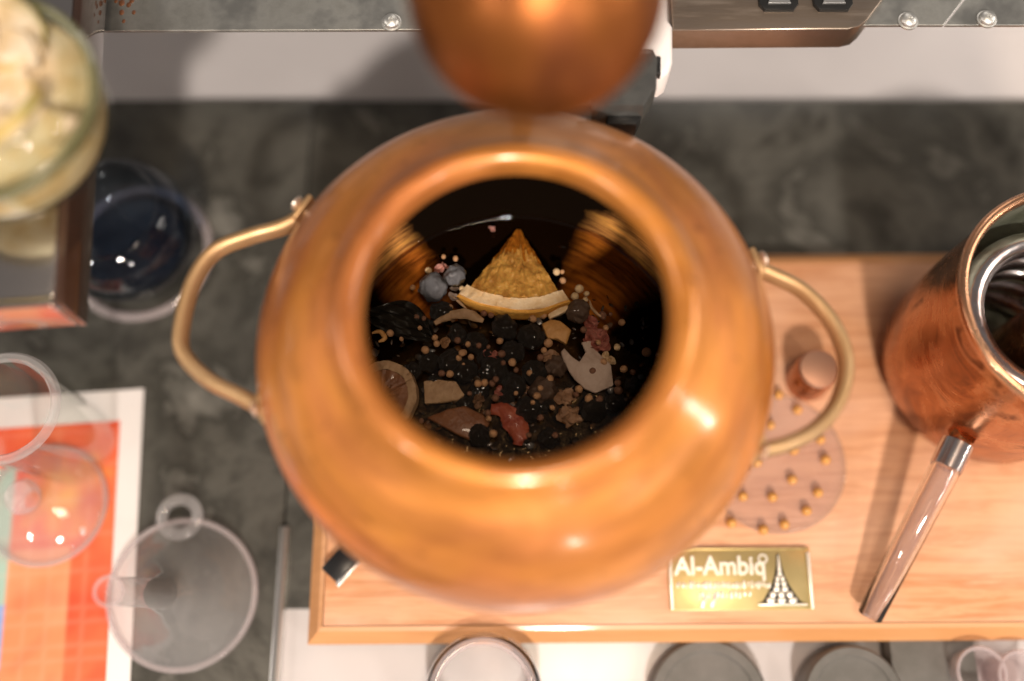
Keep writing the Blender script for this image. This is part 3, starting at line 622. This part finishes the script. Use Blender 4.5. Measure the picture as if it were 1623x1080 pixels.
# outlet spout and glass tube
g0 = at(1518, 702, 0.062); g1 = at(1499, 742, 0.060); g2 = at(1378, 978, 0.030)
sp_end = g0 - Vector(cond.location)
sp_dir = Vector((sp_end.x, sp_end.y, 0)).normalized()
link('spout', tube([sp_dir * (Rc * 0.99) + Vector((0, 0, 0.046)), sp_end + Vector((0.0, 0.002, 0.0))], 0.0062, 16), 'copper_raw', cond)
gt = empty('glass_tube', g0); tag(gt, 'clear glass tube with metal collar slanting across the wooden board', 'tube')
link('collar', tube([Vector((0, 0, 0)), g1 - g0], 0.0078, 24), 'tin', gt)
def glass_pipe(p, q, r0, r1, w_):
    d = q - p; L_ = d.length
    bm = lathe([(r0, 0), (r1, L_ * 0.99), (r1 - 0.0006, L_), (r1 - w_ + 0.0004, L_), (r1 - w_, L_ * 0.99), (r0 - w_, 0)], 40, True)
    bmesh.ops.transform(bm, matrix=Matrix.Translation(p) @ d.to_track_quat('Z', 'Y').to_matrix().to_4x4(), verts=bm.verts)
    return bm
link('barrel', glass_pipe((g1 - g0) * 0.9, g2 - g0, 0.0073, 0.0062, 0.0022), 'rglass', gt)
link('bore', tube([(g1 - g0), (g2 - g0) * 0.99], lambda t: 0.0044 - 0.0008 * t, 20, cap=False), 'acrylic', gt)

# ------------------------------------------------------------------ on the board: cap, disc, plate
cp = at(1278, 604, ZB); cap = empty('bottle_stopper', (cp.x, cp.y, ZB)); tag(cap, 'small copper stopper standing on the board inside the right handle', 'stopper')
link('side', lathe([(0, 0.0), (0.0118, 0.0), (0.012, 0.001), (0.0112, 0.022), (0.0108, 0.0235)], 40), 'copper_raw', cap)
link('crown', lathe([(0.0108, 0.0235), (0.0098, 0.0248), (0.006, 0.0253), (0, 0.0255)], 40), 'copper_pink', cap)
dc = at(1228, 733, ZB + 0.003); disc = empty('clear_disc', (dc.x, dc.y, ZB)); tag(disc, 'clear round disc dotted with amber knobs lying on the board', 'disc')
link('plate', lathe([(0, 0.0005), (0.0375, 0.0005), (0.0382, 0.0012), (0.0382, 0.0026), (0.0375, 0.0032), (0, 0.0032)], 72), 'disc', disc)
link('rim', lathe([(0.0371 + 0.0011 * math.cos(a), 0.0034 + 0.0011 * math.sin(a)) for a in [k * math.pi / 4 for k in range(8)]], 72, True), 'glass', disc)
kn = None
for x, y in ((420, 305), (475, 105), (750, 400), (575, 470), (335, 550), (785, 535), (565, 665), (735, 750), (435, 780), (240, 775), (660, 870), (165, 950), (375, 995), (515, 960), (600, 205)):
    p = at(1120 + x / 4.152, 600 + y / 4.152, ZB + 0.0045)
    if kn is None: kn = link('knob', lathe([(0.0026, 0), (0.0027, 0.001), (0.0022, 0.0026), (0.0011, 0.0035), (0, 0.0037)], 16), 'amber', disc); o = kn
    else: o = kn.copy(); COL.objects.link(o); o.parent = disc
    o.location = (p.x - dc.x, p.y - dc.y, 0.003)
# brass plate
pa, pb_, pc, pd_ = at(1060, 870, ZB + 0.001), at(1283, 867, ZB + 0.001), at(1290, 967, ZB + 0.001), at(1058, 968, ZB + 0.001)
pcen = (pa + pb_ + pc + pd_) / 4; pw = ((pb_ - pa).length + (pc - pd_).length) / 2; ph = ((pd_ - pa).length + (pc - pb_).length) / 2
plate = empty('brass_plate', (pcen.x, pcen.y, ZB), R(0.3)); tag(plate, 'brass name plate lettered Al-Ambiq screwed to the board below the pot', 'name plate')
link('base', box((0, 0, 0.0008), (pw, ph, 0.0016), 0.0004), 'brass_plate', plate)
for sx in (-1, 1):
    link('border_bar', box((sx * (pw / 2 - 0.0012), -0.001, 0.0021), (0.0017, ph * 0.9, 0.0014), 0.0005), 'brass_bright', plate)
link('top_edge', box((0, ph / 2 - 0.0006, 0.0019), (pw * 0.94, 0.0010, 0.0010), 0.0003), 'brass_plate', plate)
def text(s_, size, x, y, shear=0.0, sx=1.0, bold=0.0):
    cu = bpy.data.curves.new('lettering', 'FONT'); cu.body = s_; cu.size = size; cu.extrude = 0.0004; cu.bevel_depth = 0.00012; cu.offset = bold; cu.shear = shear
    o = bpy.data.objects.new('lettering', cu); COL.objects.link(o)
    me = bpy.data.meshes.new_from_object(o.evaluated_get(bpy.context.evaluated_depsgraph_get())); bpy.data.objects.remove(o)
    me.materials.clear(); me.materials.append(M['brass_bright']); me.name = 'lettering'
    o = bpy.data.objects.new('lettering', me); COL.objects.link(o); o.parent = plate; o.location = (x, y, 0.0020); o.scale.x = sx
    return o
fx = lambda u: -pw / 2 + pw * u; fy = lambda v: ph / 2 - ph * v
text('Al-Ambiq', 0.0132, fx(0.045), fy(0.43), 0, 0.93, 0.00018)
link('ring_mark', lathe([(0.0021 + 0.0006 * math.cos(a), 0.0022 + 0.0004 * math.sin(a)) for a in [k * math.pi / 3 for k in range(6)]], 20, True), 'brass_bright', plate).location = (fx(0.665), fy(0.185), 0)
rnd = random.Random(4)
for v, u0, u1 in ((0.60, 0.05, 0.69), (0.75, 0.20, 0.55)):   # two lines of worn, unreadable relief lettering
    bm = bmesh.new(); u = u0
    while u < u1:
        wdt = rnd.uniform(0.012, 0.026); hh = rnd.uniform(0.0024, 0.0040)
        b2 = box((fx(u + wdt / 2), fy(v) + rnd.uniform(-0.0004, 0.0004), 0.0021), (pw * wdt * 0.85, hh, 0.0010), 0.0004); 
        me_ = bpy.data.meshes.new('t'); b2.to_mesh(me_); b2.free(); bm.from_mesh(me_); bpy.data.meshes.remove(me_)
        u += wdt + rnd.uniform(0.0, 0.012)
    link('worn_lettering', bm, 'brass_bright', plate)
for u, v, L_, an in ((0.235, 0.865, 0.0062, 70), (0.305, 0.855, 0.0066, 62)):
    o = link('flourish', box((0, 0, 0), (L_, 0.0021, 0.001), 0.0004), 'brass_bright', plate); o.location = (fx(u), fy(v), 0.0021); o.rotation_euler = (0, 0, R(an))
# stacked-scale emblem
em = link('emblem', prism([(fx(0.62), fy(0.885)), (fx(0.93), fy(0.885)), (fx(0.905), fy(0.86)), (fx(0.87), fy(0.74)), (fx(0.835), fy(0.60)), (fx(0.81), fy(0.45)), (fx(0.795), fy(0.30)), (fx(0.785), fy(0.10)), (fx(0.765), fy(0.10)), (fx(0.755), fy(0.30)), (fx(0.74), fy(0.45)), (fx(0.715), fy(0.60)), (fx(0.68), fy(0.74)), (fx(0.645), fy(0.86))], 0.0012, 0.0018, 0.0001), 'blackiron', plate, smooth=False)
rows = [(0.845, 3, 0.076, 0.0019), (0.755, 3, 0.058, 0.0018), (0.665, 2, 0.058, 0.0017), (0.58, 2, 0.046, 0.0016), (0.50, 2, 0.036, 0.0015), (0.42, 1, 0.042, 0.0015), (0.345, 1, 0.034, 0.0014), (0.275, 1, 0.028, 0.0013), (0.21, 1, 0.022, 0.0012), (0.15, 1, 0.016, 0.0011)]
for v, n, wdt, hy_ in rows:
    for k in range(n):
        u = 0.775 + (k - (n - 1) / 2) * wdt
        o = link('scale', blob(1, 2, 0, 1), 'brass_bright', plate); o.scale = (pw * wdt * 0.43, hy_ * 0.95, 0.0010); o.location = (fx(u), fy(v), 0.0020)
link('base_line', box((fx(0.78), fy(0.915), 0.0020), (pw * 0.34, 0.0010, 0.001), 0.0003), 'brass_bright', plate)

# ------------------------------------------------------------------ print, funnel and glasses at the lower left
t0 = at(228, 616, 0.001); t1 = at(206, 1080, 0.001)
card = empty('printed_card', (t0.x, t0.y, 0.0)); tag(card, 'orange print with white border lying on the slate at lower left', 'print')
card.rotation_euler = (0, 0, math.atan2(t1.x - t0.x, -(t1.y - t0.y)) )
CW, CH = 0.24, 0.32
link('sheet', box((-CW / 2, -CH / 2, 0.0006), (CW, CH, 0.001), 0.0002), 'white', card)
bm = bmesh.new(); nx, ny = 90, 120; bw = 0.0125
X0, X1, Y0, Y1 = -CW + bw, -bw, -CH + bw, -bw * 1.45
gv = [[bm.verts.new((X0 + (X1 - X0) * i / nx, Y0 + (Y1 - Y0) * j / ny, 0.0013)) for j in range(ny + 1)] for i in range(nx + 1)]
for i in range(nx):
    for j in range(ny): bm.faces.new((gv[i][j], gv[i + 1][j], gv[i + 1][j + 1], gv[i][j + 1]))
pm = bpy.data.materials.new('printed ink'); pm.use_nodes = True
an_ = pm.node_tree.nodes.new('ShaderNodeAttribute'); an_.attribute_name = 'ink'
pm.node_tree.links.new(an_.outputs['Color'], pm.node_tree.nodes['Principled BSDF'].inputs['Base Color']); pm.node_tree.nodes['Principled BSDF'].inputs['Roughness'].default_value = 0.45
pr_ = link('printed_picture', bm, pm, card, smooth=False)
ink = pr_.data.attributes.new('ink', 'FLOAT_COLOR', 'POINT')
mixc = lambda a, b, t: tuple(x + (y - x) * max(0, min(1, t)) for x, y in zip(a, b))
for i, v in enumerate(pr_.data.vertices):
    x, y = -v.co.x, -v.co.y              # distance from the right and the top edge
    c = mixc((0.72, 0.075, 0.025), (0.72, 0.15, 0.055), 0.5 + noise.noise(v.co * 30) + 0.35 * noise.noise(v.co * 160))
    d = math.hypot(x - 0.040, y - 0.058)  # flower
    if d < 0.028: c = mixc((0.80, 0.34, 0.04), c, d / 0.028 + 0.4 * noise.noise(v.co * 120))
    if math.hypot(x - 0.026, y - 0.062) < 0.012: c = mixc((0.60, 0.06, 0.02), c, math.hypot(x - 0.026, y - 0.062) / 0.012)
    if y > 0.088 and x > 0.036: c = mixc((0.74, 0.24, 0.10), (0.76, 0.32, 0.16), 0.5 + noise.noise(v.co * 25) + 0.3 * noise.noise(v.co * 140))
    if x > 0.069 and 0.04 < y < 0.115: c = (0.36, 0.50, 0.42)
    if x > 0.069 and 0.115 < y < 0.150: c = (0.24, 0.36, 0.66)
    if (abs((x * 260) % 1 - 0.5) > 0.42) or (abs((y * 260) % 1 - 0.5) > 0.42): c = mixc(c, (0.85, 0.55, 0.40), 0.10)
    c = mixc(c, (0.50, 0.05, 0.02), 0.5 * max(0, noise.noise(v.co * 75)))
    ink.data[i].color = (*c, 1)
# upside-down funnel
fc = at(290, 942, 0.002); fun = empty('funnel', (fc.x, fc.y, 0.0016)); tag(fun, 'clear plastic funnel standing upside down between print and board', 'funnel')
fun.rotation_euler = (R(3), R(2), 0)
link('cone', lathe([(0.0385, 0.0), (0.0395, 0.002), (0.0375, 0.0035), (0.030, 0.014), (0.019, 0.027), (0.0105, 0.036), (0.0085, 0.040)], 64), 'funnel', fun, angle=60)
link('rim', lathe([(0.0387 + 0.0017 * math.cos(a), 0.0022 + 0.0017 * math.sin(a)) for a in [k * math.pi / 4 for k in range(8)]], 64, True), 'acrylic', fun)
link('spout', tube([(0, 0, 0.039), (0, 0, 0.06), (0, 0, 0.112)], lambda t: 0.0085 - 0.0025 * t, 28, cap=False), 'funnel', fun)
link('spout_lip', lathe([(0.0060 + 0.0009 * math.cos(a), 0.112 + 0.0009 * math.sin(a)) for a in [k * math.pi / 3 for k in range(6)]], 28, True), 'acrylic', fun)
tb = at(287, 820, 0.004)
o = link('hanging_tab', lathe([(0.0095 + 0.0032 * math.cos(a), 0.0014 * math.sin(a)) for a in [k * math.pi / 4 for k in range(8)]], 36, True), 'funnel', fun)
o.location = (tb.x - fc.x, tb.y - fc.y, 0.003)
# glass lid with knob on the print
p = at(72, 800, 0.004); gl = empty('glass_cloche', (p.x, p.y, 0.0014)); tag(gl, 'clear glass cloche with round knob standing on the orange print', 'cloche')
link('dome', lathe([(0.0330, 0.0), (0.0335, 0.0015), (0.030, 0.006), (0.022, 0.011), (0.010, 0.0145), (0.005, 0.016)], 56), 'funnel', gl, angle=60)
link('edge', lathe([(0.0325 + 0.0014 * math.cos(a), 0.0016 + 0.0014 * math.sin(a)) for a in [k * math.pi / 4 for k in range(8)]], 56, True), 'funnel', gl)
link('knob', lathe([(0.005, 0.016), (0.0045, 0.020), (0.0085, 0.025), (0.0095, 0.030), (0.007, 0.0345), (0, 0.036)], 36), 'acrylic', gl)
tp = at(6, 648, 0.085); tum = empty('tumbler', (tp.x, tp.y, 0.0012)); tag(tum, 'clear tumbler with thick pale rim at the upper corner of the print', 'tumbler')
link('wall', lathe([(0, 0), (0.021, 0), (0.023, 0.002), (0.026, 0.085), (0.0248, 0.085), (0.0218, 0.006), (0, 0.006)], 48), 'glass', tum)
link('rim', lathe([(0.0255 + 0.0026 * math.cos(a), 0.085 + 0.0024 * math.sin(a)) for a in [k * math.pi / 3 for k in range(6)]], 48, True), 'funnel', tum)

# ------------------------------------------------------------------ left: box with lemon glass, dark balloon glass
ZT0, ZT1 = 0.150, 0.176
k0 = at(140, 516, ZT0); k1 = at(170, 0, ZT0)
bx = empty('raised_tray', (k0.x, k0.y, 0)); tag(bx, 'dark edged raised tray at the left edge carrying the bowl of lemon', 'tray')
bx.rotation_euler = (0, 0, -math.atan2(k1.x - k0.x, k1.y - k0.y))
hm, hh = (ZT0 + ZT1) / 2, ZT1 - ZT0
link('side_panel', box((-0.0022, 0.14, hm), (0.004, 0.28, hh), 0.0006), 'lacquer', bx)
link('front_panel', box((-0.104, 0.0022, hm - 0.0005), (0.1988, 0.004, hh - 0.001), 0.0006), 'steel', bx)
link('top', box((-0.1042, 0.1422, ZT1 - 0.002), (0.199, 0.2752, 0.002), 0.0006), 'steel', bx)
for yy in (0.03, 0.25): link('leg', box((-0.185, yy, ZT0 / 2 + 0.011), (0.016, 0.016, ZT0 + 0.021), 0.002), 'lacquer', bx)
gb = at(-14, 176, 0.214); z0g = ZT1 - 0.0008
lg = empty('lemon_bowl', (gb.x, gb.y, z0g)); tag(lg, 'blurred round glass bowl full of cut lemon on the dark tray', 'bowl')
rb = 0.0440; zc = 0.038
bp = [(0.018, 0.0)] + [(rb * math.sin(a), zc - 0.038 * math.cos(a)) for a in [k * math.pi / 20 for k in range(4, 15)]]
link('bowl', lathe([(0, 0.0003)] + bp + [(r - 0.0014, z + 0.0004) for r, z in bp[::-1]] + [(0, 0.003)], 56), 'glass_green', lg)
M['lemonfill'] = mat('cut lemon', (0.56, 0.39, 0.20), 0.5, 0, [(0.64, 0.50, 0.33), (0.68, 0.57, 0.43), (0.58, 0.40, 0.19)], 45, detail=3)
M['lemonskin'] = mat('lemon skin', (0.62, 0.42, 0.15), 0.45, 0, [(0.34, 0.30, 0.10)], 60)
fl = lathe([(0, 0.004)] + [((rb - 0.0022) * math.sin(a), zc - 0.0355 * math.cos(a)) for a in [k * math.pi / 24 for k in range(4, 14)]] + [(0.02, zc + 0.011), (0, zc + 0.0112)], 48)
link('juice', fl, 'lemonfill', lg)
rnd = random.Random(2)
for k in range(17):
    a = k * 2.4; rr = 0.031 * math.sqrt((k + 0.3) / 17)
    s1 = link('lemon_piece', sector(0.001, 0.0145, R(55), -0.0025, 0.0025, 4, 12, 0.0006), 'lemonfill', lg)
    s1.location = (rr * math.cos(a), rr * math.sin(a), zc + 0.0125 + 0.0014 * (k % 4)); s1.rotation_euler = (R(rnd.uniform(-30, 30)), R(rnd.uniform(-30, 30)), rnd.uniform(0, 6.28))
    link('skin', lathe([(0.0142, -0.0024), (0.0155, -0.0020), (0.0155, 0.0020), (0.0142, 0.0024)], 24, True), 'lemonskin', s1) if k % 6 == 5 else None
link('rim', lathe([(rb * 0.985 + 0.0022 * math.cos(a), zc + 0.010 + 0.003 * math.sin(a)) for a in [k * math.pi / 4 for k in range(8)]], 56, True), 'olive', lg)
# dark balloon glass on the slate
dg = at(196, 372, 0.03); dk = empty('dark_glass', (dg.x, dg.y, 0.0)); tag(dk, 'round smoky blue glass bowl on the slate beside the dark box', 'glass')
rb2 = 0.0415
bp = [(0.016, 0.0)] + [(rb2 * math.sin(a), 0.036 - 0.036 * math.cos(a)) for a in [k * math.pi / 20 for k in range(3, 16)]]
link('bowl', lathe([(0, 0.0004)] + bp + [(r - 0.0018, z + 0.0004) for r, z in bp[::-1]] + [(0, 0.003)], 64), 'glass_smoke', dk)
link('rim', lathe([(bp[-1][0] - 0.0009 + 0.0013 * math.cos(a), bp[-1][1] + 0.0013 * math.sin(a)) for a in [k * math.pi / 3 for k in range(6)]], 64, True), 'glass', dk)
link('base_ring', lathe([(0.0405 + 0.0028 * math.cos(a), 0.003 + 0.0026 * math.sin(a)) for a in [k * math.pi / 4 for k in range(8)]], 64, True), 'acrylic', dk)
link('liquid', lathe([(0, 0.0145), (0.0300, 0.0145), (0.0300, 0.014), (0.022, 0.006), (0, 0.0042)], 48), 'inkblue', dk)

# ------------------------------------------------------------------ bottom row: jars cut by the frame
jp = at(766, 1100, 0.03); jar = empty('glass_jar', (jp.x, jp.y, -0.0058)); tag(jar, 'glass jar with white ring top in front of the board, below the pot', 'jar')
link('wall', lathe([(0, 0), (0.026, 0), (0.029, 0.003), (0.030, 0.02), (0.029, 0.032), (0.026, 0.036), (0.0245, 0.036), (0.027, 0.031), (0.028, 0.006), (0, 0.004)], 56), 'rglass', jar)
link('ring', lathe([(0.0248 + 0.0022 * math.cos(a), 0.038 + 0.0016 * math.sin(a)) for a in [k * math.pi / 4 for k in range(8)]], 56, True), 'acrylic', jar)
link('contents', lathe([(0, 0.005), (0.0262, 0.0055), (0.0268, 0.014), (0.02, 0.016), (0, 0.0165)], 40), 'counter', jar)
for px, py, r, h, lb in ((1128, 1112, 0.031, 0.012, 'dark grey round lid in front of the board, left of the other lid'), (1362, 1108, 0.026, 0.02, 'dark grey round lid nearest the black case at the lower right')):
    p = at(px, py, h); o = empty('round_lid', (p.x, p.y, -0.0058)); tag(o, lb, 'lid', 'dark lids in front of the board')
    link('skirt', lathe([(0, 0), (r, 0), (r * 1.01, 0.002), (r, h - 0.002)], 48), 'rubber', o)
    link('top', lathe([(r, h - 0.002), (r * 0.95, h), (r * 0.80, h), (r * 0.77, h - 0.0012), (0, h - 0.0012)], 48), 'rubber', o)
p = at(1478, 1062, 0.004); cs = empty('dark_case', (p.x, p.y, -0.0058)); tag(cs, 'dark flat case in front of the board at lower right', 'case')
link('shell', box((0, 0, 0.0052), (0.046, 0.05, 0.010), 0.002), 'rubber', cs); link('lid', box((0, 0, 0.0118), (0.0445, 0.0485, 0.003), 0.0012), 'rubber', cs)
for px, py, lb in ((1556, 1066, 'small white cup in front of the board, left one of two'), (1622, 1072, 'small white cup at the lower right corner, right one of two')):
    p = at(px, py, 0.02); o = empty('white_cup', (p.x, p.y, -0.0058)); tag(o, lb, 'cup', 'white cups at the lower right corner')
    link('wall', lathe([(0, 0), (0.009, 0), (0.0105, 0.001), (0.0125, 0.026), (0.0115, 0.026), (0.0096, 0.003), (0, 0.003)], 40), 'acrylic', o)
    link('rim', lathe([(0.012 + 0.0012 * math.cos(a), 0.026 + 0.0012 * math.sin(a)) for a in [k * math.pi / 3 for k in range(6)]], 40, True), 'acrylic', o)

# ------------------------------------------------------------------ raised metal shelf at the back
ZS = 0.140
yl = at(400, 50, ZS).y; yr = at(1500, 40, ZS).y
shelf = empty('metal_shelf', (0, yl, 0)); tag(shelf, 'raised galvanised metal shelf with screws along the top edge of the picture', 'shelf')
xa = at(-60, 50, ZS).x; xb = at(1062, 50, ZS).x; xc = at(1515, 40, ZS).x; xd = at(1800, 40, ZS).x
link('panel', prism([(xa, 0), (xb, 0.0015), (xb, 0.20), (xa, 0.20)], ZS - 0.0016, ZS, 0.0003), 'galv', shelf, smooth=False)
yo = yr - yl
link('panel', prism([(xb + 0.0006, yo - 0.0002), (xc - 0.006, yo), (xc + 0.010, yo + 0.020), (xc + 0.010, 0.2), (xb + 0.0006, 0.2)], ZS - 0.0016, ZS, 0.0003), 'galv', shelf, smooth=False)
link('panel', prism([(xc - 0.0052, yo), (xd, yo), (xd, 0.2), (xc + 0.0108, 0.2), (xc + 0.0108, yo + 0.020)], ZS - 0.0016, ZS, 0.0003), 'galv', shelf, smooth=False)
for x, y in ((620, 33), (1441, 31), (1566, 28)):
    p = at(x, y, ZS + 0.002)
    o = link('screw', lathe([(0, 0.0014), (0.0007, 0.0016), (0.0012, 0.0027), (0.0026, 0.0024), (0.0036, 0.0017), (0.0042, 0.0006), (0.0042, 0), (0.0049, -0.0002), (0.0049, -0.0009), (0, -0.0009)], 24), 'screw', shelf); o.location = (p.x, p.y - yl, ZS + 0.0011)
for px in (-40, 700, 1780):
    p = at(px, 0, 0); link('leg', box((p.x * 0.8, 0.17, (ZS - 0.0080) / 2 - 0.003), (0.02, 0.02, ZS - 0.004), 0.002), 'galv', shelf)
rnd = random.Random(8)
for x, y, r in ((193, 5, 6), (204, 8, 5), (193, 20, 5), (212, 20, 4), (196, 34, 3.5), (184, 2, 4), (209, 1, 5)):
    p = at(x, y, ZS); o = link('drip_mark', blob(r * 0.48 / FPX, 2, 0.2, 2, x, (0.8, 1.1, 0.25)), 'peel_brown', shelf); o.location = (p.x, p.y - yl, ZS)
# socket strip on the shelf
so = empty('socket_strip', (at(1066, 48, ZS + 0.003).x, at(1066, 48, ZS + 0.003).y, ZS)); tag(so, 'bronze brushed metal socket strip with two black ports at the top', 'socket strip')
so_l = Vector(so.location); q = lambda x, y: tuple((at(x, y, ZS + 0.003) - so_l).to_2d())
ex, ey = q(1395, 0)
link('housing', prism([q(1066, 48), q(1345, 46), q(1362, 42), q(1374, 32), q(1402, -4), (ex + 0.006, 0.075), (0, 0.075)], -0.012, 0.003, 0.0008), 'bronze', so)
for x in (1232, 1318):
    cx, cy = q(x, -1)
    o = link('port', prism([(-0.0095, 0.008), (-0.0095, -0.004), (-0.007, -0.0075), (0.007, -0.0075), (0.0095, -0.004), (0.0095, 0.008), (0.007, 0.0115), (-0.007, 0.0115)], 0.0031, 0.0052, 0.0006), 'black', so); o.location = (cx, cy, 0)
    link('contact', prism([(-0.0055, -0.0045), (0.0055, -0.0045), (0.004, 0.0005), (-0.004, 0.0005)], 0.0053, 0.0062, 0.0002), 'socket', o)

# white and grey gadget behind the pot
GZ = ZS + 0.0006
ga = at(1030, 110, GZ + 0.018)
gd = empty('plastic_gadget', (ga.x, ga.y, GZ)); tag(gd, 'white plastic gadget with smoky grey front jutting from the shelf behind the copper head', 'gadget')
L0 = Vector((ga.x, ga.y, 0)); gq = lambda x, y, z=GZ + 0.018: tuple((at(x, y, z) - L0).to_2d())
link('white_body', prism([gq(990, 122), gq(1050, 120), gq(1061, 112), gq(1067, 96), gq(1067, 40), gq(1060, 30), gq(1057, -60), gq(980, -60)], 0.0, 0.018, 0.003, 3), 'white', gd)
link('smoky_front', prism([gq(940, 172), gq(1020, 172), gq(1040, 142), gq(1043, 98), gq(1036, 82), gq(940, 82)], 0.004, 0.0205, 0.002, 2), 'smoke', gd)
link('button', prism([gq(1040, 120), gq(1047, 120), gq(1047, 92), gq(1040, 92)], 0.012, 0.0195, 0.0006), 'black', gd)
link('nozzle', prism([gq(965, 186), gq(1012, 186), gq(1020, 172), gq(965, 172)], 0.002, 0.012, 0.001), 'black', gd)
